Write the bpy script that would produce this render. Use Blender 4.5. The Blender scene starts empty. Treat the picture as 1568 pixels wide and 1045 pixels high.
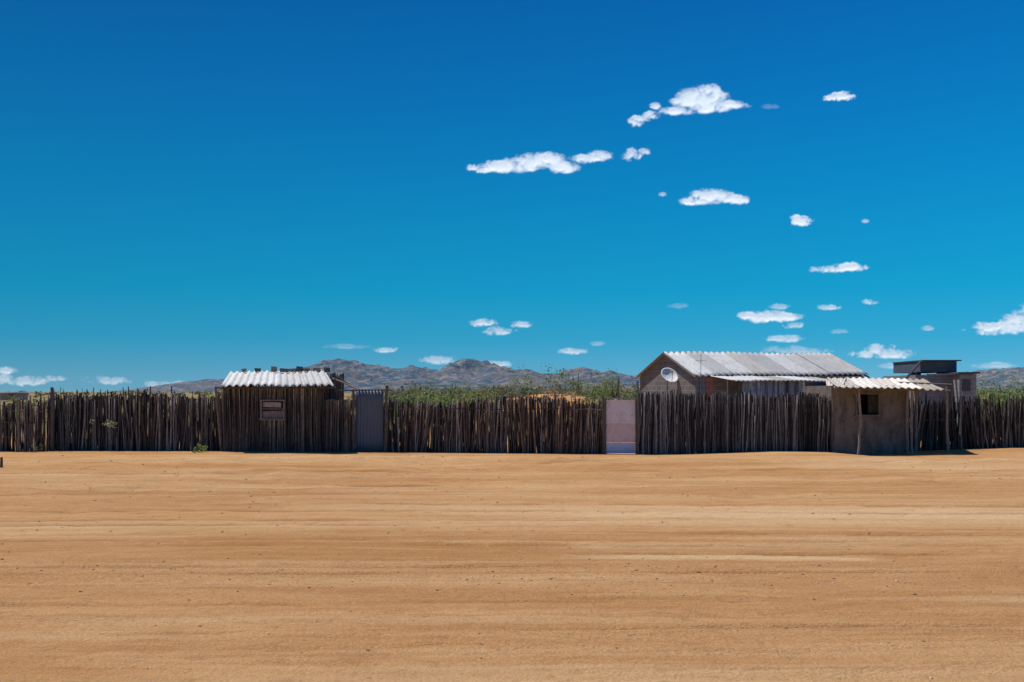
import bpy, math, random, time
import numpy as np
from mathutils import Vector
random.seed(7); rng=np.random.default_rng(7)
sc=bpy.context.scene
H=1.95; F=1524.4
def fx(p,d): return (p-784)*d/F
def fz(q,d): return H+(600-q)*d/F
# ---------------------------------------------------------------- noise
_T=rng.random((256,256))
def vn(x,y,s=0):
    x=np.asarray(x,float)+s*17.31; y=np.asarray(y,float)+s*9.73
    xi=np.floor(x).astype(int); yi=np.floor(y).astype(int)
    u=x-xi; v=y-yi; u=u*u*(3-2*u); v=v*v*(3-2*v)
    a=_T[xi&255,yi&255]; b=_T[(xi+1)&255,yi&255]; c=_T[xi&255,(yi+1)&255]; d=_T[(xi+1)&255,(yi+1)&255]
    return (a*(1-u)+b*u)*(1-v)+(c*(1-u)+d*u)*v
def fbm(x,y,s=0,o=4):
    r=0; a=.5; t=0
    for i in range(o):
        r=r+a*vn(x*2**i,y*2**i,s+i*3); t+=a; a*=.5
    return r/t
def sstep(a,b,x):
    t=np.clip((x-a)/(b-a),0,1); return t*t*(3-2*t)
# ---------------------------------------------------------------- helpers
def empty(name,loc=(0,0,0)):
    o=bpy.data.objects.new(name,None); sc.collection.objects.link(o); o.location=loc; return o
def mesh(name,V,Fc,mat,parent=None,col=None,smooth=False,attrs=None):
    me=bpy.data.meshes.new(name)
    V=np.asarray(V,dtype=np.float32)
    if isinstance(Fc,np.ndarray):
        n,k=Fc.shape
        me.vertices.add(len(V)); me.vertices.foreach_set('co',V.ravel())
        me.loops.add(n*k); me.loops.foreach_set('vertex_index',Fc.astype(np.int32).ravel())
        me.polygons.add(n); me.polygons.foreach_set('loop_start',np.arange(0,n*k,k,dtype=np.int32))
        me.update(calc_edges=True)
    else:
        me.from_pydata([tuple(map(float,v)) for v in V],[],Fc); me.update()
    if col is not None:
        a=me.color_attributes.new('col','FLOAT_COLOR','POINT')
        c=np.asarray(col,dtype=np.float32)
        if c.shape[1]==3: c=np.hstack([c,np.ones((len(c),1),np.float32)])
        a.data.foreach_set('color',c.astype(np.float32).ravel())
    if attrs:
        for k,v in attrs.items():
            a=me.attributes.new(k,'FLOAT','POINT'); a.data.foreach_set('value',np.asarray(v,dtype=np.float32).ravel())
    if smooth: me.polygons.foreach_set('use_smooth',[True]*len(me.polygons))
    me.materials.append(mat)
    o=bpy.data.objects.new(name,me); sc.collection.objects.link(o)
    if parent: o.parent=parent
    return o
class Geo:
    def __init__(s): s.V=[];s.F=[];s.C=[]
    def tube(s,pts,rad,n=6,col=(1,1,1),tips=None):
        b=len(s.V); m=len(pts)
        for i,p in enumerate(pts):
            p=Vector(p); q=Vector(pts[min(i+1,m-1)])-Vector(pts[max(i-1,0)])
            q.normalize(); a=q.orthogonal().normalized() if abs(q.z)<.9 else Vector((1,0,0)).cross(q).normalized()
            c=q.cross(a); r=rad[i] if hasattr(rad,'__len__') else rad
            cl=col if tips is None else tuple(v*tips[i] for v in col)
            for k in range(n):
                t=2*math.pi*k/n
                s.V.append(p+(a*math.cos(t)+c*math.sin(t))*r*(1+.12*math.sin(k*2.3+i))); s.C.append(cl)
        for i in range(m-1):
            for k in range(n):
                k2=(k+1)%n
                s.F.append((b+i*n+k,b+i*n+k2,b+(i+1)*n+k2,b+(i+1)*n+k))
        s.F.append(tuple(b+k for k in range(n))[::-1]); s.F.append(tuple(b+(m-1)*n+k for k in range(n)))
    def box(s,c,sz,rot=0,col=(1,1,1),tilt=0,jit=0):
        b=len(s.V); cr,sr=math.cos(rot),math.sin(rot); ct,st=math.cos(tilt),math.sin(tilt)
        for dx in(-.5,.5):
            for dy in(-.5,.5):
                for dz in(-.5,.5):
                    x,y,z=dx*sz[0],dy*sz[1],dz*sz[2]
                    x,z=x*ct-z*st,x*st+z*ct
                    j=[random.uniform(-jit,jit) for _ in range(3)]
                    s.V.append((c[0]+x*cr-y*sr+j[0],c[1]+x*sr+y*cr+j[1],c[2]+z+j[2])); s.C.append(col)
        for f in((0,1,3,2),(4,6,7,5),(0,4,5,1),(2,3,7,6),(0,2,6,4),(1,5,7,3)): s.F.append(tuple(b+i for i in f))
    def quad(s,pts,col=(1,1,1)):
        b=len(s.V)
        for p in pts: s.V.append(tuple(p)); s.C.append(col)
        s.F.append(tuple(range(b,b+len(pts))))
    def make(s,name,mat,parent=None,smooth=False): return mesh(name,s.V,s.F,mat,parent,s.C,smooth)
# ---------------------------------------------------------------- materials
class M:
    def __init__(s,name,rough=.9,spec=.2):
        s.m=bpy.data.materials.new(name); s.m.use_nodes=True; s.t=s.m.node_tree; s.n=s.t.nodes; s.l=s.t.links
        s.b=s.n['Principled BSDF']; s.b.inputs['Roughness'].default_value=rough
        s.b.inputs['Specular IOR Level'].default_value=spec
        s.tc=s.n.new('ShaderNodeTexCoord')
    def noise(s,scale=(1,1,1),sc_=1,detail=5,rough=.6,dist=0):
        mp=s.n.new('ShaderNodeMapping'); mp.inputs['Scale'].default_value=scale
        s.l.new(s.tc.outputs['Object'],mp.inputs['Vector'])
        t=s.n.new('ShaderNodeTexNoise'); t.inputs['Scale'].default_value=sc_; t.inputs['Detail'].default_value=detail
        t.inputs['Roughness'].default_value=rough; t.inputs['Distortion'].default_value=dist
        s.l.new(mp.outputs[0],t.inputs['Vector']); return t.outputs['Fac']
    def ramp(s,inp,a,b,ca=(0,0,0),cb=(1,1,1)):
        if a>b: a,b,ca,cb=b,a,cb,ca
        r=s.n.new('ShaderNodeValToRGB'); e=r.color_ramp.elements
        e[0].position=a; e[1].position=b; e[0].color=(*ca,1); e[1].color=(*cb,1)
        s.l.new(inp,r.inputs[0]); return r.outputs[0]
    def mix(s,fac,a,b,mode='MIX'):
        m=s.n.new('ShaderNodeMix'); m.data_type='RGBA'; m.blend_type=mode
        for k,v in ((0,fac),(6,a),(7,b)):
            if isinstance(v,(int,float)): m.inputs[k].default_value=v
            elif isinstance(v,tuple): m.inputs[k].default_value=(*v,1)
            else: s.l.new(v,m.inputs[k])
        return m.outputs[2]
    def math(s,op,a,b):
        m=s.n.new('ShaderNodeMath'); m.operation=op
        for k,v in ((0,a),(1,b)):
            if isinstance(v,(int,float)): m.inputs[k].default_value=v
            else: s.l.new(v,m.inputs[k])
        return m.outputs[0]
    def attr(s,name,out='Color'):
        a=s.n.new('ShaderNodeAttribute'); a.attribute_name=name; return a.outputs[out]
    def out(s,col,bump=None,strength=.3,dist=.02):
        s.l.new(col,s.b.inputs['Base Color'])
        if bump is not None:
            b=s.n.new('ShaderNodeBump'); b.inputs['Strength'].default_value=strength; b.inputs['Distance'].default_value=dist
            s.l.new(bump,b.inputs['Height']); s.l.new(b.outputs[0],s.b.inputs['Normal'])
        return s.m
def simple(name,c1,c2,scale=(1,1,1),ns=3,attr=True,rough=.9,bump=.4,bd=.02,spec=.2):
    m=M(name,rough,spec); n=m.noise(scale,ns,4,.65)
    c=m.mix(m.ramp(n,.35,.65),c1,c2)
    if attr: c=m.mix(1.0,c,m.attr('col'),'MULTIPLY')
    return m.out(c,n,bump,bd)
m_stick=simple('weathered_stick_wood',(.50,.52,.56),(1.34,1.40,1.48),(14,14,2.2),3,bump=.6,bd=.01)
m_dark=simple('painted_interior_shade',(.02,.018,.016),(.03,.028,.025),attr=False)  # near-black colour stands in for shade indoors
# ground
g=M('sandy_ground',.95,.1)
n1=g.noise((.10,.45,1),1,5,.6,.4); n2=g.noise((.16,2.6,1),1.1,6,.72,.4); n3=g.noise((1,1.3,1),5,6,.75); n4=g.noise((1,1.3,1),34,4,.7); n5=g.noise((.22,4.5,1),1.3,6,.75,.3); n7=g.noise((.4,1.1,1),1.1,9,.78,.6); n8=g.noise((1,1.6,1),95,2,.6)
pale=g.attr('pale','Fac'); trk=g.attr('track','Fac'); scrub=g.attr('scrub','Fac'); grv=g.attr('gravel','Fac')
c=g.mix(g.ramp(n1,.38,.62),(.47,.222,.078),(.58,.315,.133))
c=g.mix(g.math('MULTIPLY',g.ramp(n2,.50,.66),.5),c,(.62,.365,.178))
c=g.mix(g.math('MULTIPLY',g.ramp(n5,.50,.38),.5),c,(.40,.18,.064))
c=g.mix(g.math('MULTIPLY',g.ramp(n7,.47,.36),.55),c,(.38,.17,.058))
c=g.mix(g.math('MULTIPLY',g.ramp(n7,.53,.66),.5),c,(.63,.38,.18))
c=g.mix(pale,c,(.70,.46,.25))
c=g.mix(trk,c,(.30,.13,.046))
c=g.mix(g.math('MULTIPLY',g.ramp(n3,.46,.34),.50),c,(.36,.175,.068))
c=g.mix(g.math('MULTIPLY',g.ramp(n4,.54,.64),g.math('ADD',g.math('MULTIPLY',grv,.75),.24)),c,(.27,.145,.072))
c=g.mix(g.math('MULTIPLY',g.ramp(n4,.46,.36),g.math('ADD',g.math('MULTIPLY',grv,.4),.25)),c,(.72,.48,.28))
c=g.mix(g.math('MULTIPLY',g.ramp(n8,.58,.68),g.math('ADD',g.math('MULTIPLY',grv,.5),.34)),c,(.25,.13,.06))
c=g.mix(1.0,c,(1.11,1.12,1.09),'MULTIPLY')
veg=g.math('MULTIPLY',g.ramp(g.noise((.05,.05,1),1,5,.7),.4,.55),scrub)
c=g.mix(g.math('MULTIPLY',scrub,.5),c,(.25,.17,.09))
c=g.mix(veg,c,(.14,.15,.06))
hsum=g.math('ADD',g.math('MULTIPLY',n2,.6),g.math('ADD',g.math('MULTIPLY',n3,1.6),g.math('ADD',g.math('MULTIPLY',n4,.7),g.math('MULTIPLY',n7,1.3))))
m_ground=g.out(c,hsum,.8,.07)
# ---------------------------------------------------------------- ground sheet
FB_p=np.array([-300,0,340,600,940,1000,1080,1180,1260,1320,1450,1568,2000]); FB_q=np.array([690,690,690,692,695,696,694,690.5,691,697,693,688,688])
def tracks(x,y):
    t=np.zeros_like(x)
    for (y0,sl,w,x0,x1,a,s) in [(9.35,.0,.06,.9,2.4,1.0,1),(9.15,.02,.05,-5,3,.5,2),(20.2,-.25,.16,-7.5,-3.2,.75,3),(21.2,-.2,.19,-6.2,-1.2,1.0,4),(22.4,.02,.18,-5,-1,.7,5),
        (12.6,.01,.07,-9,9,.6,6),(13.1,.01,.07,-9,9,.55,7),(16.3,-.01,.10,-14,14,.6,8),(17.2,-.01,.10,-14,14,.55,9),(10.7,.015,.05,-7,7,.55,10),(11.1,.015,.05,-7,1,.55,11),
        (14.6,.0,.08,-12,-2,.7,12),(15.1,.0,.08,-12,1,.6,13),(25,.0,.18,2,17,.55,14),(24,.02,.18,-17,-3,.6,15),(8.1,.03,.04,-4,4,.5,16),(11.95,.0,.06,1.2,5,.8,17),(13.7,0,.07,2,10,.6,18),(19,0,.13,-12,-2,.55,19),(18.2,.02,.11,4,12,.55,20),(27.5,.02,.22,-14,2,.6,21),(28,-.02,.22,4,18,.5,22),(7.2,-.05,.035,-3.4,-1.5,.6,23),(7.6,.1,.03,-1.5,0,.5,24)]:
        yc=y0+sl*(x-(x0+x1)/2)+ .35*w*8*(fbm(x*.35,x*0+s,s,3)-.5)
        m=sstep(x0-.8,x0+.4,x)*(1-sstep(x1-.4,x1+.8,x))
        br=sstep(.35,.6,vn(x*1.1,y*.2+s,s))
        t=np.maximum(t,a*np.exp(-((y-yc)/w)**2)*m*(.35+.65*br))
    return t
def gz(x,y,fine=True):
    x=np.asarray(x,float); y=np.asarray(y,float)
    z=.07*(fbm(x*.12,y*.25,1,3)-.5)
    zf=H-(np.interp(784+F*x/33,FB_p,FB_q)-600)*33/F
    w=np.exp(-((y-33.2)/2.6)**2)
    z=z*(1-w)+zf*w
    near=1-sstep(28,34,y)
    z=z+near*(.030*(fbm(x*.10,y*1.4,5,3)-.5)+.022*(fbm(x*.35,y*4.5,8,3)-.5))
    z=z+.08*near*sstep(17,24,y)*(fbm(x*.6,y*1.1,12,4)-.5)*2
    z=z+1.6*np.exp(-((x-4.5)/7.5)**2-((y-112)/20)**2)
    z=z+.5*sstep(60,220,y)*(.6+.8*fbm(x*.01,y*.01,3,3))
    if fine:
        z=z-.045*tracks(x,y)*near
        z=z+near*.06*sstep(13,20,y)*(fbm(x*2.0,y*2.4,14,3)-.5)*sstep(.45,.6,fbm(x*.3,y*.5,15,2))*2
        z=z+near*.013*(fbm(x*3.2,y*3.8,17,3)-.5)*2
    return z
_gc={}
def g1(x,y):
    k=(round(x,1),round(y,1))
    if k not in _gc: _gc[k]=float(gz(np.array([x]),np.array([y]),False)[0])
    return _gc[k]
t=np.linspace(-1,1,560); gx=24*t+6500*t**9
gy=np.concatenate([np.linspace(-80,2.4,18),np.geomspace(2.6,36,640),np.geomspace(36.2,9500,200)])
X,Y=np.meshgrid(gx,gy); Z=gz(X,Y)
nr,nc=X.shape; idx=np.arange(nr*nc).reshape(nr,nc)
Fg=np.stack([idx[:-1,:-1],idx[:-1,1:],idx[1:,1:],idx[1:,:-1]],-1).reshape(-1,4)
pl=1.0*np.exp(-((Y-11.65-.12*np.sin(X*.9))/.17)**2)*sstep(.2,1.6,X)*(1-sstep(3.9,4.5,X))
pl+=.55*np.exp(-((Y-12.6)/.35)**2)*sstep(0,1.2,X)*(1-sstep(4,6,X))
pl+=.8*np.exp(-((Y-15.8)/1.6)**2)*sstep(.30,.6,fbm(X*.12,Y*.9,21,4))
pl+=.5*np.exp(-((Y-26)/4)**2)*sstep(.4,.7,fbm(X*.12,Y*.5,22,4))
pl+=.4*sstep(.5,.75,fbm(X*.15,Y*2.5,23,4))*(Y<34)
pl=np.clip(pl*(.5+.8*fbm(X*.5,Y*5,31,3)),0,.9)
gr=.9*np.exp(-((Y-10.6)/.9)**2)*(.4+.6*fbm(X*.2,Y*1.5,41,3))+.5*np.exp(-((Y-8)/1.2)**2)*fbm(X*.4,Y*1,42,3)+.6*np.exp(-((Y-22)/3)**2)*sstep(.4,.6,fbm(X*.3,Y*.6,43,3))
mound=np.exp(-((X-4.5)/8.5)**2-((Y-106)/24)**2)
ground=mesh('ground',np.stack([X,Y,Z],-1).reshape(-1,3),Fg,m_ground,smooth=True,
  attrs={'pale':pl.ravel(),'track':tracks(X,Y).ravel(),'scrub':(sstep(36,60,Y)*(1-.85*sstep(.15,.4,mound))).ravel(),'gravel':np.clip(gr,0,1).ravel()})
# ---------------------------------------------------------------- pebbles
def pebbles(name,n,seed,smin,smax,mat):
    r=np.random.default_rng(seed)
    ico=np.array([(0,0,1),(.9,0,.45),(.28,.85,.45),(-.72,.53,.45),(-.72,-.53,.45),(.28,-.85,.45),(.72,.53,-.3),(-.28,.85,-.3),(-.9,0,-.3),(-.28,-.85,-.3),(.72,-.53,-.3)])
    fi=np.array([(0,1,2),(0,2,3),(0,3,4),(0,4,5),(0,5,1),(1,6,2),(2,7,3),(3,8,4),(4,9,5),(5,10,1),(2,6,7),(3,7,8),(4,8,9),(5,9,10),(1,10,6)])
    d=5.5+25.5*r.random(n*6)**1.4; x=(r.random(n*6)*2-1)*d*.62
    keep=r.random(n*6)<(.10+.7*np.exp(-((d-10.6)/.8)**2)*(.3+vn(x*.5,d*3,53))+.3*np.exp(-((d-22)/4)**2)*(vn(x*.4,d*.5,50)>.5)+.2*(vn(x*.7,d*2,51)>.62))
    d=d[keep][:n]; x=x[keep][:n]; n=len(d)
    s=(smin+(smax-smin)*r.random(n)**12)*(.6+d*.04); a=r.random(n)*6.28
    V=ico[None]*(1+.6*(r.random((n,11,3))-.5))*s[:,None,None]*np.array([1,1,.6])
    ca,sa=np.cos(a)[:,None],np.sin(a)[:,None]
    vx=V[...,0]*1.6*ca-V[...,1]*sa; vy=V[...,0]*1.6*sa+V[...,1]*ca
    z=gz(x,d)
    V=np.stack([vx+x[:,None],vy+d[:,None],V[...,2]+(z+s*.1)[:,None]],-1).reshape(-1,3)
    Fp=(fi[None]+(np.arange(n)*11)[:,None,None]).reshape(-1,3)
    base=np.array([(.46,.27,.13),(.36,.21,.11),(.52,.33,.17),(.22,.13,.075),(.56,.40,.25)])[r.integers(0,5,n)]
    return mesh(name,V,Fp,mat,col=np.repeat(base,11,0))
m_peb=simple('pebble_stone',(.8,.8,.8),(1.15,1.15,1.15),ns=20)
pebbles('pebbles',9000,3,.0028,.017,m_peb)
# ---------------------------------------------------------------- stick fences
PAL_D=[(.10,.085,.077),(.14,.12,.108),(.22,.195,.175),(.055,.049,.047),(.34,.30,.265),(.17,.115,.085)]
PAL_R=[(.17,.122,.098),(.25,.16,.115),(.095,.074,.064),(.32,.21,.155),(.065,.056,.051),(.26,.22,.19),(.42,.355,.30)]
PAL_G=[(.18,.168,.16),(.27,.25,.235),(.10,.094,.091),(.37,.34,.315),(.065,.061,.059),(.21,.18,.16)]
def stick(G,x,y,z0,z1,r,leanx,leany,col,wob=.015,seg=4):
    pts=[];rad=[]; ph=random.random()*6; tp=random.uniform(1.0,2.1); tips=[]
    for i in range(seg+1):
        t=i/seg
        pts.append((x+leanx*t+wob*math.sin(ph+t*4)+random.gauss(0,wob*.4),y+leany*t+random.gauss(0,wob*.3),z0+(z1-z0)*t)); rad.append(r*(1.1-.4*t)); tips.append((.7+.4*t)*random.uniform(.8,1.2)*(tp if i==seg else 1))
    G.tube(pts,rad,5,col,tips)
def fence(name,p0,p1,d,q0,q1,pal,seed,gap=.045,lean=.04,layers=3,rough_=.06,rails=((.45,1),(.8,1)),posts=True,d1=None,tall=.06,back_shade=.34):
    random.seed(seed); G=Geo(); d1=d if d1 is None else d1
    x0,x1=fx(p0,d),fx(p1,d1)
    L=abs(x1-x0)
    for ly in range(layers):
        s=random.random()*gap
        while s<L:
            t=s/L; x=x0+(x1-x0)*t; dd=d+(d1-d)*t
            top=fz(q0+(q1-q0)*t,dd); zb=g1(x,dd)
            h=top+random.gauss(0,rough_)+.14*(float(vn(s*.9,seed*1.3))-.5)*2-.03*ly
            if random.random()<tall: h+=random.uniform(.05,.25)
            if ly==0 and random.random()<.18: h-=random.uniform(.1,.8)
            ln=lean*(float(vn(s*.8,seed*2.7+5))-.5)*4+random.gauss(0,lean*.9)
            b=float(vn(s*1.3,seed*.7+3))
            c=pal[int((b*.7+random.random()*.5)*len(pal))%len(pal)]; k=random.uniform(.4,1.25)*(back_shade if ly else 1.0)  # rear layers get a darker colour, painting shade into the gaps
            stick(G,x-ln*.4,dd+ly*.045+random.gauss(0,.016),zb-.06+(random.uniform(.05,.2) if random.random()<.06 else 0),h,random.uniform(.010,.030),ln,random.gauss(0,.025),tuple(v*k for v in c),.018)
            s+=gap*random.uniform(.5,1.5)
    if posts:
        s=random.uniform(.3,1)
        while s<L:
            t=s/L;x=x0+(x1-x0)*t; dd=d+(d1-d)*t
            stick(G,x,dd-.05,g1(x,dd)-.1,fz(q0+(q1-q0)*t,dd)+random.uniform(0,.12),random.uniform(.032,.045),random.gauss(0,.05),0,tuple(v*.8 for v in random.choice(pal)),.03)
            s+=random.uniform(1.8,3)
    for (f,yo) in rails:
        s=0
        while s<L-.3:
            e=min(L,s+random.uniform(1.8,3)); pts=[]
            for i in range(5):
                u=(s+(e-s)*i/4)/L; x=x0+(x1-x0)*u; dd=d+(d1-d)*u
                zb=g1(x,dd); pts.append((x,dd-.05*yo,zb+(fz(q0,dd)-zb)*f+random.gauss(0,.02)))
            G.tube(pts,.012,5,tuple(v*.8 for v in random.choice(PAL_R))); s=e-.1
    return G.make(name,m_stick)
FN='wooden_stick_fence'
fence(FN,-140,74,32.7,619,615,PAL_R,1,gap=.058,lean=.05,layers=3,tall=.1,rough_=.08,rails=((.3,1),(.62,1),(.85,1)))
fence(FN,74,345,33,605,608,PAL_D,2,gap=.038,lean=.065,layers=4,rough_=.07,rails=((.8,-1),))
fence(FN,588,926,33,611,613,PAL_R,3,gap=.038,lean=.075,layers=4,rough_=.07,rails=((.5,-1),(.82,1)))
fence(FN,976,1278,33,604,606,PAL_G,4,gap=.036,lean=.03,layers=4,rough_=.04,rails=((.85,-1),),tall=.03)
fence(FN,1390,1720,34.2,613,605,PAL_D,5,gap=.042,lean=.10,layers=4,rough_=.09,rails=((.6,1),),tall=.10)
def postobj(name,pts,r,col,G=None):
    G=Geo(); rad=[r*(1-.25*i/(len(pts)-1)) for i in range(len(pts))]; G.tube(pts,rad,8,col); return G.make(name,m_stick,smooth=False)
def vp(px,d,qt,r=.05,lean=0,name='wooden_post',col=(.13,.105,.09)):
    x=fx(px,d); z0=g1(x,d)-.1; z1=fz(qt,d); random.seed(int(px))
    pts=[(x+lean*i/6+random.gauss(0,.014),d+random.gauss(0,.01),z0+(z1-z0)*i/6) for i in range(7)]
    return postobj(name,pts,r,col)
vp(80,32.8,593,.065,-.02); vp(28,32.5,612,.05,col=(.24,.17,.13)); vp(541,32.8,596,.055); vp(591,32.85,590,.065,.0); vp(924,32.85,606,.05); vp(977,32.85,583,.045,0,col=(.16,.13,.11)); vp(948,34.2,578,.03,-.03,col=(.21,.17,.13)); vp(340,32.75,600,.05,-.12); vp(60,33.2,604,.03,.05)
vp(1452,32.2,592,.045,-.05,col=(.28,.22,.17)); vp(1470,33.6,606,.04,.05)
# ---------------------------------------------------------------- corrugated sheets
def corr(name,FL,FR,BR,BL,pitch,amp,nsheet,mat,parent,seed,jit=.04,cols=((.62,.62,.62),),thick=.008,gapk=1.02,nv=6,sag=.0):
    random.seed(seed); V=[];Fc=[];C=[]
    FL,FR,BR,BL=[Vector(v) for v in(FL,FR,BR,BL)]
    W=(FR-FL).length; nrm=(FR-FL).cross(BL-FL).normalized()
    if nrm.z<0: nrm=-nrm
    for s in range(nsheet):
        a=s/nsheet; b=(s+gapk)/nsheet; v0=random.uniform(-jit,jit); v1=1+random.uniform(-jit,jit)*.6; tw=random.uniform(-1,1)*jit*.5
        lift=(s%2)*.014+random.uniform(0,.01); cc=random.choice(cols); k=random.uniform(.85,1.1)
        nu=max(8,int(W/nsheet/pitch*8)); b0=len(V)
        for j in range(nv+1):
            for i in range(nu+1):
                u=a+(b-a)*i/nu; v=v0+(v1-v0)*j/nv+tw*(i/nu-.5)*(1-j/nv)
                p=FL.lerp(FR,u).lerp(BL.lerp(BR,u),v)
                p=p+nrm*(amp*math.sin(2*math.pi*u*W/pitch)+lift)
                p.z-=sag*math.sin(math.pi*min(1,max(0,v)))+ .01*math.sin(u*9+seed)
                V.append(p); C.append(tuple(x*k for x in cc))
        for j in range(nv):
            for i in range(nu):
                q=b0+j*(nu+1)+i; Fc.append((q,q+1,q+nu+2,q+nu+1))
    o=mesh(name,V,Fc,mat,parent,C,True)
    md=o.modifiers.new('thickness','SOLIDIFY'); md.thickness=thick; md.offset=-1
    return o
mr=M('corrugated_fibre_cement',.9,.08); a1=mr.noise((1,1,1),2.2,6,.7); a2=mr.noise((6,1,6),1.5,5,.7)
cc=mr.mix(mr.ramp(a1,.45,.75),mr.attr('col'),mr.mix(.45,mr.attr('col'),(.25,.2,.16)))
cc=mr.mix(mr.math('MULTIPLY',mr.ramp(a2,.54,.72),.55),cc,(.24,.19,.15)); m_roof=mr.out(cc,a1,.2,.01)
mt=M('painted_tin_blue',.55,.4); a1=mt.noise((1,1,1),2.5,6,.7); a2=mt.noise((3,3,.8),4,6,.7)
cc=mt.mix(mt.ramp(a1,.4,.65),mt.attr('col'),(.075,.115,.18)); cc=mt.mix(mt.math('MULTIPLY',mt.ramp(a2,.58,.72),.6),cc,(.10,.065,.05)); m_tin=mt.out(cc,a2,.25,.01)
# ---------------------------------------------------------------- small stick hut (left)
hut=empty('wooden_stick_hut',(fx(425,33),33,0)); hl=hut.location
def child_fix(o,par):
    o.parent=par; o.location=-par.location
    return o
random.seed(11); G=Geo(); dh=32.7
def hutwall(G,xa,ya,xb,yb,zt,pal,gap,hole=None,layers=2,zt2=None):
    L=math.hypot(xb-xa,yb-ya); ux,uy=(xb-xa)/L,(yb-ya)/L
    for ly in range(layers):
        s=0
        while s<L:
            x=xa+ux*s;y=ya+uy*s; zb=g1(x,y)-.05; k=random.uniform(.45,1.25)*(.5 if ly else 1); c=tuple(v*k for v in random.choice(pal)); r=random.uniform(.014,.028)  # rear sticks coloured darker as painted shade between the front ones
            top=zt+((zt2-zt)*s/L if zt2 is not None else 0)-.02+random.uniform(-.03,.02)
            if hole and hole[0]<x<hole[1]:
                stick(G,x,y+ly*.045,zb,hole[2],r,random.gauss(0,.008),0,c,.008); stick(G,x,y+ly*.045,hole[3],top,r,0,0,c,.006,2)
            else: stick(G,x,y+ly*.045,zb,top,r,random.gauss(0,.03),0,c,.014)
            s+=gap*random.uniform(.6,1.3)
xa,xb=fx(343,dh),fx(510,dh); wx0,wx1=fx(400,dh),fx(436,dh); wz0,wz1=fz(643,dh),fz(612,dh)
zf_=fz(591,dh); zb_=fz(571,36)
PAL_H=[(.10,.083,.072),(.145,.12,.10),(.21,.165,.135),(.065,.055,.05),(.27,.22,.18),(.165,.112,.085)]
hutwall(G,xa,dh,fx(494,dh),dh,zf_,PAL_H,.038,(wx0,wx1,wz0,wz1))
hutwall(G,fx(494,dh),dh+.06,fx(541,dh),dh+.15,fz(611,dh),PAL_H,.033,layers=4)
hutwall(G,xa,dh,xa+.12,36,zf_,PAL_H,.05,zt2=zb_); hutwall(G,fx(494,dh),dh,fx(494,dh)+.1,36,zf_,PAL_H,.05,zt2=zb_); hutwall(G,xa,36,fx(494,dh),36,zb_,PAL_H,.06)
child_fix(G.make('stick_walls',m_stick),hut)
G=Geo(); G.quad([(xa+.1,dh+.16,-.3),(fx(490,dh),dh+.16,-.3),(fx(490,dh),dh+.16,zf_-.03),(xa+.1,dh+.16,zf_-.03)]); child_fix(G.make('light_leak_backing',m_dark),hut)  # near-black sheet added behind the sticks to stop light leaking through
G=Geo(); wc=(wx0+wx1)/2; wm=(wz0+wz1)/2; wd=(.22,.17,.14)
G.box((wc,dh-.05,wz1-.02),(wx1-wx0+.06,.07,.05),col=wd); G.box((wc,dh-.05,wz0+.02),(wx1-wx0+.08,.09,.05),col=wd)
G.box((wx0+.01,dh-.05,wm),(.05,.07,wz1-wz0-.092),col=wd); G.box((wx1-.01,dh-.05,wm),(.05,.07,wz1-wz0-.092),col=wd)
G.box((wc,dh-.025,wm+.03),(wx1-wx0-.07,.03,.035),col=wd)
G.box((wc,dh+.02,wz0+.17),(wx1-wx0-.06,.02,.26),col=(.24,.18,.15),tilt=.02); G.box((wc-.03,dh+.03,wz0+.5),(wx1-wx0-.18,.02,.17),col=(.38,.32,.28),tilt=-.03)
child_fix(G.make('window',m_stick),hut)
child_fix(corr('corrugated_roof',(fx(338,32.3),32.3,fz(590.5,32.3)),(fx(510,32.3),32.3,fz(589.5,32.3)),(fx(497,36),36,fz(568,36)),(fx(352,36),36,fz(570,36)),.23,.036,4,m_roof,None,3,.035,((.60,.59,.57),(.52,.51,.48),(.66,.65,.62)),.012),hut)
G=Geo(); random.seed(5)
for (p,dz,w) in((420,.10,.2),(436,.03,.3),(459,.10,.2),(448,.03,.3),(486,.05,.25),(395,.03,.2),(374,.02,.15),(470,.03,.2),(501,.06,.2)):
    G.box((fx(p,35.8),35.75,fz(570,36)+.06+dz*.5),(w,.2,.08+dz),rot=random.random()*.5,col=random.choice([(.16,.12,.1),(.1,.09,.09),(.22,.17,.14)]),jit=.015)
child_fix(G.make('roof_weight_stones',m_peb),hut)
G=Geo()
for (x0,y0,z0,x1,y1,z1,r) in((fx(334,dh),32.5,zf_-.06,fx(516,dh),32.5,zf_-.05,.03),(fx(505,33),33.5,fz(579,33),fx(548,33),33,fz(596,33),.03),(fx(500,33),34.2,fz(572,34),fx(535,33),33.4,fz(590,33),.022),
    (fx(512,33),33,fz(570,33),fx(516,33),33,fz(610,33),.025),(fx(330,33),33,fz(600,33),fx(360,33),32.6,fz(588,33),.02),(fx(520,33),32.8,fz(598,33),fx(600,33),32.9,fz(597,33),.025),(fx(334,33),32.7,fz(592,33),fx(343,33),32.6,fz(680,33),.03),(fx(492,33),32.62,fz(593,33),fx(493,33),32.62,fz(690,33),.035)):
    G.tube([(x0,y0,z0),((x0+x1)/2,(y0+y1)/2,(z0+z1)/2+random.uniform(-.03,.03)),(x1,y1,z1)],r,6,random.choice(PAL_R))
child_fix(G.make('roof_poles',m_stick),hut)
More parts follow.
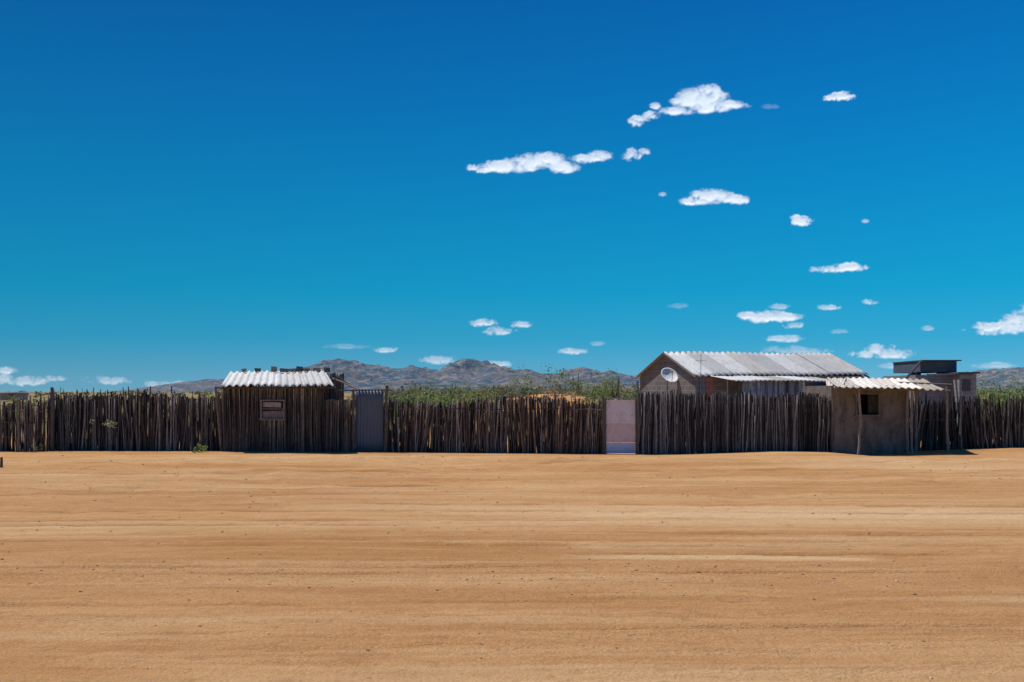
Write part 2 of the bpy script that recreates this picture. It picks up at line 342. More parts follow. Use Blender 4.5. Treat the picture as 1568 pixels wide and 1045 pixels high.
# ---------------------------------------------------------------- tin door
td=empty('corrugated_tin_door'); d=32.95
corr('door_sheet',(fx(544,d),d-.02,g1(fx(565,d),d)-.01),(fx(586,d),d,g1(fx(565,d),d)-.01),(fx(586,d),d,fz(597,d)),(fx(545,d),d-.02,fz(596,d)),.11,.008,1,m_tin,td,9,.003,((.11,.125,.15),),.004)
G=Geo(); 
for q in (605,640,683): G.box((fx(565,d),d+.05,fz(q,d)),(.86,.04,.07),col=(.1,.08,.06))
G.make('door_battens',m_stick,td)
# ---------------------------------------------------------------- whitewashed gate
mw=M('peeling_whitewash',.8,.2); b1=mw.noise((1,1,1),4,7,.7,.3); b2=mw.noise((1,1,1),9,7,.75); b3=mw.noise((1,1,1),1.4,3,.6)
cw=mw.mix(mw.ramp(b3,.42,.58),(.68,.67,.70),(.68,.62,.63)); cw=mw.mix(mw.math('MULTIPLY',mw.ramp(b1,.50,.64),.5),cw,(.60,.38,.34)); cw=mw.mix(mw.math('MULTIPLY',mw.ramp(b2,.57,.68),.8),cw,(.28,.20,.17)); cw=mw.mix(1.0,cw,mw.attr('col'),'MULTIPLY'); m_white=mw.out(cw,b2,.3,.01)
gt=empty('whitewashed_gate'); G=Geo(); x0,x1=fx(927,d),fx(974,d); zb=g1((x0+x1)/2,d)+.02; zt=fz(612,d)
for (z0_,z1_,cc_) in ((zb,zb+.36,(.80,.92,1.15)),(zb+.36,zb+.98,(1.0,.82,.80)),(zb+.98,zt,(1.06,1.03,1.06))):
    G.box(((x0+x1)/2,d+random.uniform(-.006,.006),(z0_+z1_)/2),(x1-x0-.06,.025,z1_-z0_-.012),col=cc_,tilt=random.uniform(-.006,.006))
G.make('gate_boards',m_white,gt); G=Geo()
G.box((x0+.0,d-.03,(zb+zt)/2),(.05,.06,zt-zb+.04),col=(.16,.13,.11)); G.box((x1,d-.03,(zb+zt)/2),(.05,.06,zt-zb+.04),col=(.13,.11,.1)); G.box(((x0+x1)/2,d-.03,zt+.045),(x1-x0+.1,.05,.04),col=(.30,.27,.25))
G.make('gate_frame',m_stick,gt)
# ---------------------------------------------------------------- big block house
mb=M('concrete_block_wall',.95,.1)
bt=mb.n.new('ShaderNodeTexBrick'); bt.inputs['Scale'].default_value=1; bt.inputs['Brick Width'].default_value=.4; bt.inputs['Row Height'].default_value=.2; bt.inputs['Mortar Size'].default_value=.014
bt.inputs['Color1'].default_value=(.23,.225,.23,1); bt.inputs['Color2'].default_value=(.18,.178,.185,1); bt.inputs['Mortar'].default_value=(.30,.29,.29,1)
sx=mb.n.new('ShaderNodeSeparateXYZ'); cx=mb.n.new('ShaderNodeCombineXYZ'); mb.l.new(mb.tc.outputs['Object'],sx.inputs[0])
mb.l.new(mb.math('SUBTRACT',mb.math('MULTIPLY',sx.outputs[0],.75),mb.math('MULTIPLY',sx.outputs[1],.93)),cx.inputs[0]); mb.l.new(sx.outputs[2],cx.inputs[1]); mb.l.new(cx.outputs[0],bt.inputs['Vector'])
c1=mb.noise((1,1,1),1.6,6,.7); cb=mb.mix(mb.math('MULTIPLY',mb.ramp(c1,.4,.65),.5),bt.outputs['Color'],(.14,.14,.145)); cb=mb.mix(1.0,cb,mb.attr('col'),'MULTIPLY'); m_block=mb.out(cb,bt.outputs['Fac'],-.3,.01)
hs=empty('block_house')
A=Vector((7.0,38,0)); B=Vector((5.4,42,0)); dr=Vector((.9285,.3714,0)); L=8.06; C_=A+dr*L; D_=B+dr*L; out=Vector((.3714,-.9285,0))
ze=2.60; zr=3.50; up=Vector((0,0,1)); Mg=(A+B)/2; Mg2=(C_+D_)/2; lo=-.3
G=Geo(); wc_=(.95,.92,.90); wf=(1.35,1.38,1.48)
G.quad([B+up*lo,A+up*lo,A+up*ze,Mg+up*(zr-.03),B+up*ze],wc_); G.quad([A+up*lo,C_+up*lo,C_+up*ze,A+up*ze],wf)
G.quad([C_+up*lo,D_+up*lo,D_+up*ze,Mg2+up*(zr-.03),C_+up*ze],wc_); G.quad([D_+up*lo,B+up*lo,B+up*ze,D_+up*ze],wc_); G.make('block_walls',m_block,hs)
ov=.12
def rp(base,mid,e):
    return base+(base-mid)*e
FLp=rp(A,Mg,.08)-dr*ov+up*(ze-.07+.04); FRp=rp(C_,Mg2,.08)+dr*ov+up*(ze+.03-.04)
RL=Mg-dr*ov+up*(zr+.04); RR=Mg2+dr*ov+up*(zr+.09)
corr('roof_front_slope',FLp,FRp+up*.08,RR,RL,.27,.042,9,m_roof,hs,21,.012,((.48,.48,.48),(.52,.52,.52),(.44,.44,.445),(.50,.49,.47)),.012,nv=8)
BLp=rp(B,Mg,.08)-dr*ov+up*(ze-.03); BRp=rp(D_,Mg2,.08)+dr*ov+up*(ze-.03)
corr('roof_back_slope',BLp,BRp,RR,RL,.27,.03,9,m_roof,hs,22,.008,((.5,.5,.5),),.012)
G=Geo(); 
for (p,q,r) in((FLp-up*.06,RL-up*.05,.03),(BLp-up*.06,RL-up*.05,.03),(FRp-up*.05,RR-up*.05,.04)): G.tube([p,(p+q)/2,q],r,6,(.18,.15,.13))
G.make('barge_poles',m_stick,hs)
G=Geo(); random.seed(8)
rotH=math.atan2(dr.y,dr.x)
def onf(t_,z,o=.03): p=A+dr*t_+out*o; return (p.x,p.y,z)
for t_ in np.arange(1.15,5.3,.11):
    G.box(onf(t_,1.75,1.35+random.uniform(-.02,.02)),(.10,.02,1.25+random.uniform(-.05,.05)),rot=rotH,col=random.choice([(.24,.26,.30),(.32,.34,.37),(.19,.2,.22),(.45,.46,.48)]))
for t_ in (.55,1.1,3.2,5.3): G.box(onf(t_,1.3,1.38),(.07,.07,2.2),rot=rotH,col=(.12,.1,.085))
G.make('lean_to_boards',m_stick,hs)
G=Geo(); G.box(onf(.62,2.05,.03),(.34,.03,.9),rot=rotH,col=(2.1,1.15,1.0)); G.box(onf(.2,2.2,.02),(.1,.05,.7),rot=rotH,col=(.9,.9,.9)); G.box(onf(5.9,2.0,.03),(.8,.03,.9),rot=rotH,col=(.6,.6,.65)); G.make('brick_patch',m_block,hs)
P=lambda t_,o,z: A+dr*t_+out*o+up*z
corr('lean_to_roof',P(.55,1.65,2.37),P(5.35,1.65,2.37),P(5.35,.05,2.56),P(.55,.05,2.56),.2,.022,5,m_roof,hs,31,.03,((.55,.55,.55),(.66,.65,.63),(.42,.4,.38)),.01)
G=Geo(); ax=fx(1073,36.5); G.tube([(ax,36.5,0),(ax,36.5,2),(ax+.01,36.5,fz(541,36.5))],.012,6,(.25,.25,.25)); G.tube([(ax-.2,36.5,fz(552,36.5)),(ax+.2,36.5,fz(552,36.5))],.006,5,(.3,.3,.3)); G.make('antenna_mast',m_stick,hs)
# satellite dish
ms=simple('dish_enamel',(.7,.7,.7),(.8,.8,.79),ns=3,rough=.5,bump=.05,spec=.4)
dish=empty('satellite_dish'); dc=Vector((fx(1024,39.2),39.2,fz(577,39.2)))
dn=Vector((.25,-.72,.64)).normalized(); u_=dn.cross(up).normalized(); v_=u_.cross(dn)
V=[];Fc=[];nR,nA=7,28;R=.36
for i in range(nR+1):
    r=R*i/nR
    for k in range(nA):
        t_=2*math.pi*k/nA; V.append(dc+(u_*math.cos(t_)+v_*math.sin(t_)*1.06)*r+dn*(.32*r*r/R))
for i in range(nR):
    for k in range(nA):
        k2=(k+1)%nA; Fc.append((i*nA+k,i*nA+k2,(i+1)*nA+k2,(i+1)*nA+k))
o=mesh('reflector',V,Fc,ms,dish,[(1,1,1)]*len(V),True); md=o.modifiers.new('t','SOLIDIFY'); md.thickness=.012; md.offset=1
G=Geo(); fp=dc+dn*.36-v_*.04; G.tube([dc-v_*R,(dc-v_*R+fp)/2-v_*.03,fp],.012,6,(.12,.12,.13)); G.tube([fp+dn*.04,fp-dn*.06],.035,8,(.3,.3,.32)); G.tube([dc-dn*.01,dc-dn*.12-up*.05,dc-dn*.2-up*.6],.022,6,(.12,.12,.12)); G.make('feed_arm_and_mount',ms,dish)
# ---------------------------------------------------------------- adobe hut (right)
ma=M('adobe_plaster',.95,.1); e1=ma.noise((1,1,1),1.3,6,.7,.3); e2=ma.noise((1,1,1),9,6,.7); e3=ma.noise((2.2,2.2,.7),1.6,6,.7)
ca=ma.mix(ma.ramp(e1,.38,.64),(.145,.127,.113),(.23,.20,.176)); ca=ma.mix(ma.math('MULTIPLY',ma.ramp(e3,.50,.62),.75),ca,(.085,.076,.072)); ca=ma.mix(ma.math('MULTIPLY',ma.ramp(e2,.56,.68),.5),ca,(.30,.26,.228)); m_adobe=ma.out(ca,ma.math('ADD',e2,e3),.6,.04)
ah=empty('adobe_hut'); d=33; G=Geo(); x0,x1=fx(1273,d),fx(1388,d); wl,wr=fx(1310,d),fx(1348,d); wb,wt=fz(635,d),fz(601,d); ztop=2.16; th=.22
def bx(a,b,z0,z1,y0=d,y1=d+th): G.box(((a+b)/2,(y0+y1)/2,(z0+z1)/2),(b-a,y1-y0,z1-z0))
bx(x0,wl,-.35,ztop); bx(wr,x1,-.35,ztop); bx(wl,wr,-.35,wb); bx(wl,wr,wt,ztop)
bx(x0,x0+th,-.35,ztop,d+th,36); bx(x1-th,x1,-.35,ztop,d+th,36); bx(x0,x1,-.35,ztop+.15,36,36+th); G.make('adobe_walls',m_adobe,ah)
G=Geo(); wd=(.17,.14,.12); wm=(wb+wt)/2
G.box((wl+.03,d+.03,wm),(.06,.12,wt-wb),col=wd); G.box((wr-.03,d+.03,wm),(.06,.12,wt-wb),col=wd); G.box(((wl+wr)/2,d+.0,wb-.025),(wr-wl+.12,.2,.05),col=wd); G.box(((wl+wr)/2,d+.03,wt-.03),(wr-wl-.124,.12,.06),col=wd); G.box(((wl+wr)/2+.2,d+.12,wm),(.32,.03,wt-wb-.1),col=(.05,.045,.04)); G.make('window_frame',m_stick,ah)
G=Geo(); G.quad([(x0+.2,35.2,-.3),(x1-.2,35.2,-.3),(x1-.2,35.2,2.2),(x0+.2,35.2,2.2)]); G.make('interior_shade_sheet',m_dark,ah)  # near-black sheet painted as the unlit room behind the window
RC=((.64,.59,.52),(.52,.48,.42),(.70,.66,.59),(.42,.37,.31))
corr('corrugated_roof',(fx(1283,31.8),31.8,2.11),(fx(1449,31.8),31.8,2.04),(fx(1418,36.2),36.2,2.42),(fx(1266,36.2),36.2,2.46),.22,.026,5,m_roof,ah,44,.08,RC,.01,sag=.04)
corr('roof_side_flap',(fx(1266,33.6),33.6,2.10),(fx(1290,32.3),32.3,2.07),(fx(1296,36),36,2.42),(fx(1264,36.2),36.2,2.42),.2,.02,2,m_roof,ah,45,.03,RC,.008)
G=Geo(); random.seed(3)
for (xx,yy,zz,zt_,ln,r) in((fx(1313,32.1),32.1,0,2.1,.12,.04),(fx(1397,32.3),32.3,0,2.05,-.04,.035),(fx(1388,33),32.9,0,2.1,.0,.05),(fx(1402,33.4),33.4,0,2.2,.03,.05)):
    z0=g1(xx,yy)-.08; pts=[(xx+ln*math.sin(i/6*3)*.8+random.gauss(0,.012),yy,z0+(zt_-z0)*i/6) for i in range(7)]; G.tube(pts,r,7,(.28,.23,.19))
G.tube([(fx(1278,31.95),31.95,2.07),(fx(1360,31.95),31.95,2.03),(fx(1455,32.1),32.1,1.99)],.035,6,(.16,.13,.10))
G.tube([(fx(1400,33),34.5,2.28),(fx(1478,33),34.0,2.2)],.03,6,(.2,.16,.13)); G.tube([(fx(1300,32),31.7,2.04),(11.9,36,2.36)],.03,6,(.13,.1,.08)); G.tube([(fx(1370,32),31.7,2.01),(13.6,36,2.34)],.03,6,(.13,.1,.08)); G.tube([(fx(1435,32),31.7,1.98),(14.6,36,2.32)],.03,6,(.13,.1,.08))
xx=fx(1313,32.1); G.tube([(xx+.05,32.1,1.6),(xx-.12,32.1,2.06)],.025,6,(.2,.16,.13)); G.make('porch_posts_and_beams',m_stick,ah)
# ---------------------------------------------------------------- block building far right
fb=empty('grey_block_building'); G=Geo(); d=45
def bb(p0,p1,q0,q1,y0,y1,c): G.box(((fx(p0,y0)+fx(p1,y0))/2,(y0+y1)/2,(fz(q0,y0)+q1)/2),(fx(p1,y0)-fx(p0,y0),y1-y0,fz(q0,y0)-q1),col=c)
bb(1402,1468,574,-.2,45,49,(1.05,1.12,1.25)); bb(1469,1495,573,-.2,44,47,(1.25,1.25,1.3))
G.quad([(fx(1388,46),46,-.2),(fx(1402,45),44.99,-.2),(fx(1402,45),44.99,fz(573,45)),(fx(1412,47),47,fz(553,47)),(fx(1388,49),49,fz(578,49))],(.9,.9,.95)); G.make('block_walls',m_block,fb)
m_slate=simple('dark_tin_roof',(.055,.085,.13),(.10,.13,.17),(1,1,1),2,rough=.7)
G=Geo(); G.box((fx(1440,45),46.8,fz(561,45)),(fx(1467,45)-fx(1411,45),3.2,fz(553,45)-fz(570,45)),col=(1,1,1)); G.box((fx(1440,45),46.6,fz(552,45)),(fx(1468,45)-fx(1409,45),3.6,.05),col=(.8,.8,.8)); G.make('upper_storey_tin',m_slate,fb)
G=Geo(); G.box((fx(1482,44),45,fz(571,44)),(.95,2.3,.08),col=(.10,.10,.11)); G.box((fx(1460,44),44.4,fz(572.5,44)),(2.1,.15,.07),col=(.3,.28,.26),tilt=.03); G.tube([(fx(1388,44.5),44.6,fz(580,44.5)),(fx(1411,45),45,fz(552,45))],.05,6,(.12,.1,.1)); G.box((fx(1481,43.9),43.97,fz(590,44)),(.35,.03,.5),col=(.09,.09,.1)); G.make('beams_and_slab',m_stick,fb)
dhs=empty('distant_house'); G=Geo(); G.box((fx(18,150),150,1.25),(3.4,3,1.1),col=(1.5,1.35,1.2)); G.make('walls',m_block,dhs); G=Geo(); G.box((fx(18,150),149.9,1.87),(4.2,3.6,.12),col=(1.4,1.1,1.0),tilt=.02); G.box((fx(25,150),148.47,1.2),(.7,.05,.9),col=(.1,.1,.1)); G.make('roof_and_door',m_peb,dhs)
# ---------------------------------------------------------------- bushes
def foliage(name,items,pal,mat,seed):
    r=np.random.default_rng(seed); Vs=[];Cs=[]
    for (x,y,z,h,w,n,lf) in items:
        k=int(r.integers(5,10)); lc=np.stack([r.normal(0,.33,k)*w,r.normal(0,.33,k)*w,h*(.2+.6*r.random(k))],-1); lr=(.16+.18*r.random(k))*min(h,w)*1.1
        which=r.integers(0,k,n); dv=r.normal(size=(n,3)); dv/=np.linalg.norm(dv,axis=1)[:,None]
        p=lc[which]+dv*(lr[which]*(.55+.6*r.random(n)))[:,None]; p[:,2]=np.abs(p[:,2])
        a=r.normal(size=(n,3)); a/=np.linalg.norm(a,axis=1)[:,None]; b=np.cross(a,r.normal(size=(n,3))); b/=np.linalg.norm(b,axis=1)[:,None]
        s=lf*(.5+r.random(n))[:,None]; c0=p+np.array([x,y,z])
        Vs.append(np.stack([c0-a*s,c0-b*s*.5,c0+a*s,c0+b*s*.5],1).reshape(-1,3))
        base=np.array(pal)[r.integers(0,len(pal))]; tint=base[None]*(.6+.8*r.random((n,1)))*(.7+.5*r.random((k,1)))[which]
        Cs.append(np.repeat(tint,4,0))
    V=np.concatenate(Vs); n=len(V)//4
    return mesh(name,V,np.arange(n*4).reshape(n,4),mat,col=np.concatenate(Cs))
ml=M('desert_foliage',.8,.2); lc_=ml.mix(1.0,ml.attr('col'),ml.ramp(ml.noise((1,1,1),1.5),.3,.7,(.75,.75,.75),(1.25,1.25,1.2)),'MULTIPLY'); m_leaf=ml.out(lc_)
tlb=ml.n.new('ShaderNodeBsdfTranslucent'); mxs=ml.n.new('ShaderNodeMixShader'); mxs.inputs[0].default_value=.45
ml.l.new(lc_,tlb.inputs[0]); ml.l.new(ml.b.outputs[0],mxs.inputs[1]); ml.l.new(tlb.outputs[0],mxs.inputs[2]); ml.l.new(mxs.outputs[0],ml.n['Material Output'].inputs['Surface'])
r=np.random.default_rng(99)
def scatter(n,p0,p1,d0,d1,h0,h1,nl,lf,avoid=None):
    L=[]
    for _ in range(n):
        d=d0+(d1-d0)*r.random()**1.3; p=p0+(p1-p0)*r.random()
        x=fx(p,d)
        if avoid and avoid(p,d): continue
        h=h0+(h1-h0)*r.random()**2.0; L.append((x,d,g1(x,d)-.1,h,h*(.9+.8*r.random()),nl,lf*(.7+.6*r.random())))
    return L
av=lambda p,d:(735<p<915 and d<128)
green=[(.18,.24,.07),(.23,.28,.09),(.14,.19,.065),(.26,.27,.11)]; dry=[(.34,.26,.17),(.27,.22,.15),(.21,.18,.12),(.42,.33,.22)]; dk=[(.12,.145,.08),(.15,.165,.09),(.22,.20,.13)]
foliage('green_scrub_bushes',scatter(64,590,745,62,130,1.3,2.7,220,.09)+scatter(26,900,990,70,150,1.4,2.9,200,.11)+scatter(70,1490,1640,50,110,1.6,3.1,300,.09)+scatter(14,590,990,100,150,2.4,3.6,380,.10),green,m_leaf,1)
foliage('dark_scrub_bushes',scatter(80,600,990,130,260,1.5,3.8,180,.17,av)+scatter(44,740,980,128,200,1.4,3.4,220,.14),dk,m_leaf,2)
foliage('dry_brush',scatter(110,590,990,90,260,1.1,3.0,140,.15,av)+scatter(46,740,910,92,118,.3,.9,120,.08)+scatter(18,590,980,50,75,1.0,1.7,180,.06),dry,m_leaf,3)
foliage('distant_scrubland',scatter(200,-150,600,130,600,.5,1.6,50,.25)+scatter(120,-50,500,420,1300,1.0,2.8,40,.5)+scatter(200,560,1700,300,1100,1.8,3.8,40,.5)+scatter(24,-100,340,60,140,.5,1.3,120,.10),green+dk+dry,m_leaf,4)
foliage('weed_plant',[(fx(308,32.2),32.2,g1(fx(308,32.2),32.2)-.02,.3,.5,170,.035)],[(.22,.28,.09)],m_leaf,5)
foliage('weed_plant',[(fx(160,32.6),32.6,fz(655,32.6),.28,.55,110,.035)],[(.34,.38,.2)],m_leaf,6)
foliage('weed_plant',[(fx(60,32.3),32.3,fz(690,32.3),.2,.4,90,.03)],[(.25,.21,.12)],m_leaf,7)
foliage('climbing_shrub',[(fx(45,34),34,fz(640,34),.75,1.0,260,.05)],[(.15,.21,.06)],m_leaf,8)
m_cac=simple('cactus_skin',(.7,.7,.7),(1.2,1.2,1.2),(6,6,1),3)
for (p,d_,qt,seed) in((885,120,571,1),(945,95,577,2),(812,150,589,3),(697,170,587,5)):
    random.seed(seed); G=Geo(); x=fx(p,d_); z0=g1(x,d_)-.2; zt=fz(qt,d_); hgt=zt-z0; col=(.11,.125,.08)
    G.tube([(x,d_,z0),(x,d_,z0+hgt*.5),(x+.05,d_,zt)],[.12,.11,.05],8,col)
    for k in range(4):
        a=random.random()*6.28; rr=random.uniform(.3,.8); zz=z0+hgt*random.uniform(.2,.4); t2=z0+hgt*random.uniform(.6,.9)
        G.tube([(x,d_,zz),(x+rr*.7*math.cos(a),d_+rr*.7*math.sin(a),zz+.15),(x+rr*math.cos(a),d_+rr*math.sin(a),zz+.5),(x+rr*1.1*math.cos(a),d_+rr*math.sin(a),t2)],[.08,.09,.08,.05],7,col)
    G.make('columnar_cactus',m_cac,smooth=True)
G=Geo(); x=fx(2,26); G.tube([(x,26,-.1),(x+.01,26,.12),(x,26.01,.24)],[.04,.035,.03],7,(.12,.08,.06)); G.make('wooden_peg',m_stick)
# ---------------------------------------------------------------- hills
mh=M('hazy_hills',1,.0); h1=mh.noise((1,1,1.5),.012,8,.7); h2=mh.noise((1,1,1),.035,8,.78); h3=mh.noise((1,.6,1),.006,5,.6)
ch=mh.mix(mh.ramp(h1,.44,.6),(.085,.135,.19),(.155,.175,.205)); ch=mh.mix(mh.math('MULTIPLY',mh.ramp(h2,.52,.58),.75),ch,(.36,.30,.265)); ch=mh.mix(mh.math('MULTIPLY',mh.ramp(h2,.48,.42),.75),ch,(.055,.10,.135)); ch=mh.mix(mh.math('MULTIPLY',mh.ramp(h3,.5,.62),.4),ch,(.26,.21,.18)); m_hill=mh.out(ch,h2,.9,11)  # bluish aerial haze is mixed into the base colours
def hills(name,pts,dist,depth,seed,x0p,x1p,rough=.25):
    px=np.linspace(x0p,x1p,700); tt=np.linspace(0,1,90)
    PX,TT=np.meshgrid(px,tt); D=dist+depth*(TT-.5)
    top=np.interp(px,[p for p,q in pts],[q for p,q in pts])
    topz=(600-top)*dist/F*1.0
    prof=np.sin(np.pi*np.clip(TT,0,1)).clip(0)**1.1
    XX=(PX-784)*dist/F
    rid=1-np.abs(2*fbm(XX*.008,D*.008,seed,5)-1)*1.6
    Zh=topz[None]*prof*(1-rough*(1-rid)*(1-prof*.45))*1.0+H*np.sign(topz[None])*prof + (rid-.6)*topz[None]*.26*prof
    Zh=Zh+topz[None]*.14*(fbm(XX*.03,D*.03,seed+5,4)-.5)*prof*2 -3*(1-prof)
    idx=np.arange(Zh.size).reshape(Zh.shape); Fh=np.stack([idx[:-1,:-1],idx[:-1,1:],idx[1:,1:],idx[1:,:-1]],-1).reshape(-1,4)
    return mesh(name,np.stack([XX,D,Zh],-1).reshape(-1,3),Fh,m_hill,smooth=True)
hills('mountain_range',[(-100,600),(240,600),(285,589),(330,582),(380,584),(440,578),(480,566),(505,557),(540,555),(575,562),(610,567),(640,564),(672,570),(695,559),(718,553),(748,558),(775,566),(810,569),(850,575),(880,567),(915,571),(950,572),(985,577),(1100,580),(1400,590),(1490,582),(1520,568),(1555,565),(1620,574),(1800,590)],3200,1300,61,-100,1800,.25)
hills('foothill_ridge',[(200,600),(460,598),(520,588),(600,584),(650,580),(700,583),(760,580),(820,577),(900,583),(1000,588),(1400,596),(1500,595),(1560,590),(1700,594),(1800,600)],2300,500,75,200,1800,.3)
# ---------------------------------------------------------------- clouds
mc=bpy.data.materials.new('cloud_vapour'); mc.use_nodes=True; nt=mc.node_tree; nt.nodes.clear()
N=nt.nodes.new; o_=N('ShaderNodeOutputMaterial'); mx=N('ShaderNodeMixShader'); tr=N('ShaderNodeBsdfTransparent'); df=N('ShaderNodeBsdfDiffuse'); tl=N('ShaderNodeBsdfTranslucent'); em=N('ShaderNodeEmission'); ad=N('ShaderNodeAddShader'); m2=N('ShaderNodeMixShader'); at=N('ShaderNodeAttribute')
at.attribute_name='alpha'; df.inputs[0].default_value=(.92,.92,.92,1); tl.inputs[0].default_value=(.92,.92,.92,1); em.inputs[0].default_value=(.86,.91,1,1); em.inputs[1].default_value=.58; m2.inputs[0].default_value=.5  # emission stands in for sunlight scattered inside the cloud
mc.cycles.emission_sampling='NONE'
lk=nt.links.new; lk(df.outputs[0],m2.inputs[1]); lk(tl.outputs[0],m2.inputs[2]); lk(m2.outputs[0],ad.inputs[0]); lk(em.outputs[0],ad.inputs[1]); lk(at.outputs['Fac'],mx.inputs[0]); lk(tr.outputs[0],mx.inputs[1]); lk(ad.outputs[0],mx.inputs[2]); lk(mx.outputs[0],o_.inputs[0])
CD=5000.; K=CD/F
def blur(a,n):
    for _ in range(n):
        p=np.pad(a,1,mode='edge'); a=(p[1:-1,:-2]+p[1:-1,1:-1]*2+p[1:-1,2:])/4
        p=np.pad(a,1,mode='edge'); a=(p[:-2,1:-1]+p[1:-1,1:-1]*2+p[2:,1:-1])/4
    return a
def cloud(ell,seed,amax=1.0,fq=.075,nz=1.0):
    p0=min(e[0]-e[2]*1.4 for e in ell)-4;p1=max(e[0]+e[2]*1.4 for e in ell)+4;q0=min(e[1]-e[3]*1.6 for e in ell)-4;q1=max(e[1]+e[3]*1.6 for e in ell)+4
    st=.7; px=np.arange(p0,p1,st); qy=np.arange(q0,q1,st); PX,QY=np.meshgrid(px,qy)
    e_=np.full(PX.shape,-9.)
    for (cx_,cy_,rx,ry) in ell:
        v=(QY-cy_)/ry; v=np.where(v>0,v*1.35,v); e_=np.maximum(e_,1-((PX-cx_)/rx)**2-v**2)
    wx=PX+6*(fbm(PX*fq,QY*fq,seed+20,3)-.5)*2; wy=QY+4*(fbm(PX*fq,QY*fq,seed+23,3)-.5)*2
    n=fbm(wx*fq,wy*fq*1.6,seed,5)-.5; n2=fbm(wx*fq*3,wy*fq*3.5,seed+9,4)-.5
    dns=e_+nz*(n*2.4+n2*1.4)-.05
    al=amax*blur(sstep(-.08,.95,dns)**.85,1)
    th=np.sqrt(blur(np.clip(dns,0,1.2),7)+1e-4)*3.8*K; th=blur(th,8)
    Vc=np.stack([(PX-784)*K,CD-th,H+(600-QY)*K],-1).reshape(-1,3)
    idx=np.arange(PX.size).reshape(PX.shape); a4=al
    keep=(np.maximum(np.maximum(a4[:-1,:-1],a4[1:,:-1]),np.maximum(a4[:-1,1:],a4[1:,1:]))>.004)
    Fc=np.stack([idx[1:,:-1],idx[1:,1:],idx[:-1,1:],idx[:-1,:-1]],-1)[keep]
    if len(Fc)==0: return
    o=mesh('cloud',Vc,Fc.reshape(-1,4),mc,smooth=True,attrs={'alpha':al.ravel()}); return o
cloud([(1082,152,34,24),(1055,156,34,16),(1112,161,36,9),(1038,171,28,9),(1058,145,26,13),(1085,165,40,13)],7,1,.06,.55)
cloud([(1003,163,10,7),(998,178,16,8),(975,188,14,9),(978,184,18,7)],2,.9,.09,.8)
cloud([(1290,149,22,9),(1272,151,14,5)],3,.95,.1,.7); cloud([(1180,164,16,5)],31,.12,.1,.6)
cloud([(815,250,52,17),(840,246,28,15),(775,257,42,13),(860,258,28,11)],4,1,.06,.55); cloud([(724,258,11,7),(742,262,16,5)],5,.9,.1,.6)
cloud([(918,240,24,11),(895,245,26,8),(905,243,32,8)],6,.95,.08,.6); cloud([(968,238,20,11),(985,233,14,7)],7,.75,.09,.9)
cloud([(1090,302,40,13),(1122,306,32,10),(1062,309,28,8)],8,1,.07,.6); cloud([(1015,298,7,4)],9,.5,.1,.5)
cloud([(1227,340,19,9),(1218,334,10,5)],10,.95,.1,.7); cloud([(1325,339,7,4)],11,.6,.1,.5)
cloud([(1270,413,30,8),(1300,410,28,9)],12,.95,.08,.6)
cloud([(1175,486,44,12),(1200,486,30,9),(1150,484,24,8)],13,.9,.07,.6); cloud([(1216,499,17,7)],14,.7,.1,.6); cloud([(1200,519,34,7)],15,.6,.08,.6)
cloud([(1270,471,18,6)],16,.65,.1,.6); cloud([(1192,470,18,5)],17,.4,.1,.6); cloud([(1332,463,16,5)],18,.6,.1,.6); cloud([(1420,503,11,5)],19,.35,.1,.5)
cloud([(738,495,23,8)],20,.75,.09,.7); cloud([(762,508,25,8)],21,.65,.09,.7); cloud([(797,497,17,7)],22,.65,.09,.7)
cloud([(592,536,19,5.5)],23,.6,.1,.7); cloud([(530,531,46,5)],24,.18,.06,.7); cloud([(675,552,32,8)],25,.5,.08,.7); cloud([(757,559,30,7)],26,.55,.08,.7)
cloud([(876,538,25,6.5)],27,.65,.08,.7); cloud([(915,526,15,5)],28,.25,.1,.6); cloud([(1038,469,16,5)],29,.15,.1,.6)
cloud([(1345,538,28,12),(1365,543,42,9),(1325,543,26,8)],30,.75,.07,.7)
cloud([(1530,504,54,13),(1560,492,36,21),(1590,488,42,25)],32,.9,.06,.7); cloud([(1215,537,54,8)],33,.35,.06,.7); cloud([(1390,560,44,7)],34,.35,.07,.6); cloud([(1520,560,34,6)],35,.35,.07,.6)
cloud([(8,568,25,8)],36,.6,.08,.7); cloud([(30,584,48,9),(0,580,34,9)],37,.5,.07,.8); cloud([(85,580,23,6)],38,.45,.09,.7); cloud([(165,583,42,8)],39,.42,.07,.8); cloud([(255,590,40,8)],40,.4,.07,.8)
cloud([(1285,508,18,5)],41,.25,.08,.6)
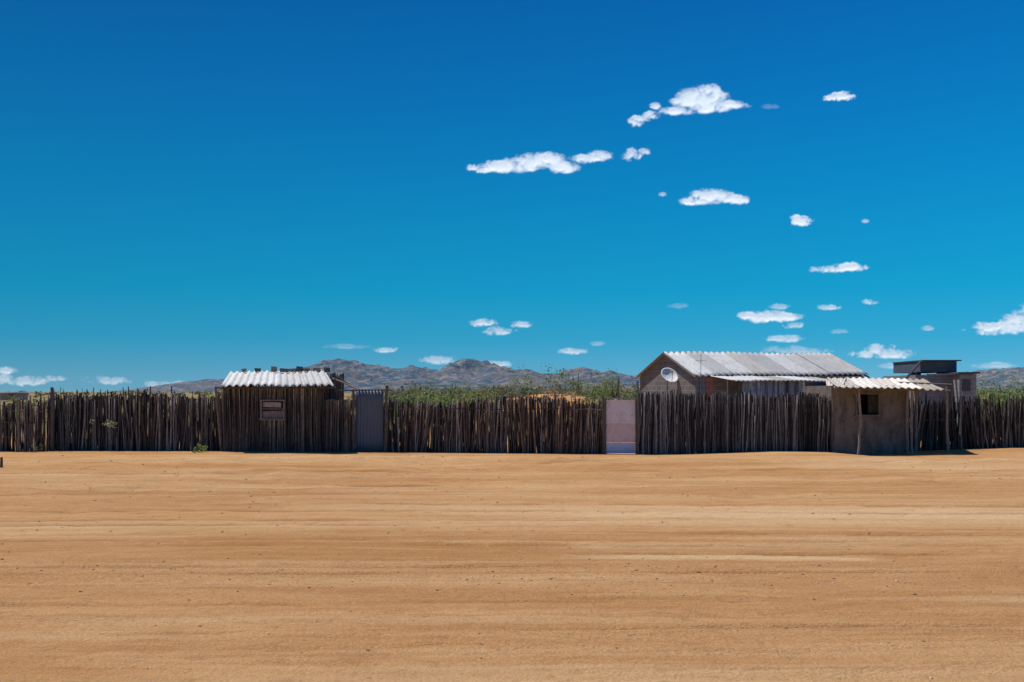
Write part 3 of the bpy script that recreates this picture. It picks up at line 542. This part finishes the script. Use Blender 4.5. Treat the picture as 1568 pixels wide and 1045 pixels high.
# ---------------------------------------------------------------- light and sky
el=math.radians(66); az=math.radians(-62)  # azimuth measured from +Y towards +X
sd=Vector((math.sin(az)*math.cos(el),math.cos(az)*math.cos(el),math.sin(el)))
sun=bpy.data.lights.new('sun','SUN'); sun.energy=4.5; sun.angle=math.radians(.5); sun.color=(1,.955,.89)
so=bpy.data.objects.new('sun',sun); sc.collection.objects.link(so); so.rotation_euler=sd.to_track_quat('Z','Y').to_euler(); so.location=sd*60
w=bpy.data.worlds.new('World'); sc.world=w; w.use_nodes=True; nt=w.node_tree; bg=nt.nodes['Background']
sk=nt.nodes.new('ShaderNodeTexSky'); sk.sky_type='NISHITA'; sk.sun_disc=False; sk.sun_elevation=el; sk.sun_rotation=az%(2*math.pi); sk.dust_density=.6; sk.ozone_density=2.0; sk.air_density=1.0
S=.1
def wm_(op,a,b):
    m=nt.nodes.new('ShaderNodeMath'); m.operation=op
    for k,v in ((0,a),(1,b)):
        if isinstance(v,(int,float)): m.inputs[k].default_value=v
        else: nt.links.new(v,m.inputs[k])
    return m.outputs[0]
wt_=nt.nodes.new('ShaderNodeTexCoord'); wsx=nt.nodes.new('ShaderNodeSeparateXYZ'); nt.links.new(wt_.outputs['Generated'],wsx.inputs[0])
zz=wm_('POWER',wm_('MAXIMUM',wsx.outputs[2],0.0),.5)
rp_=nt.nodes.new('ShaderNodeValToRGB'); nt.links.new(zz,rp_.inputs[0]); cr=rp_.color_ramp
stops=[(0,(.18,.43,.58)),(.013,(.125,.40,.585)),(.052,(.028,.345,.58)),(.098,(.003,.31,.565)),(.193,(.0005,.228,.522)),(.283,(.0003,.163,.462)),(.366,(.0003,.120,.395)),(.6,(.002,.085,.32)),(1,(.003,.07,.28))]
while len(cr.elements)<len(stops): cr.elements.new(.5)
for e,(p_,c_) in zip(cr.elements,stops): e.position=math.sqrt(p_); e.color=(*c_,1)
xf=wm_('ADD',wm_('MULTIPLY',wsx.outputs[0],.30),1.0)
vm=nt.nodes.new('ShaderNodeVectorMath'); vm.operation='SCALE'; nt.links.new(rp_.outputs[0],vm.inputs[0]); nt.links.new(wm_('MULTIPLY',xf,1/S),vm.inputs['Scale'])
mxw=nt.nodes.new('ShaderNodeMix'); mxw.data_type='RGBA'; mxw.inputs[0].default_value=.985
nt.links.new(sk.outputs[0],mxw.inputs[6]); nt.links.new(vm.outputs[0],mxw.inputs[7])
nt.links.new(mxw.outputs[2],bg.inputs[0]); bg.inputs[1].default_value=S
cam=bpy.data.cameras.new('camera'); cam.lens=35; cam.sensor_width=36; cam.shift_y=.0497; cam.clip_end=30000; cam.clip_start=.1
co=bpy.data.objects.new('camera',cam); sc.collection.objects.link(co); co.location=(0,0,H); co.rotation_euler=(math.radians(90),0,0); sc.camera=co
sc.view_settings.view_transform='Standard'; sc.view_settings.look='None'; sc.view_settings.exposure=0
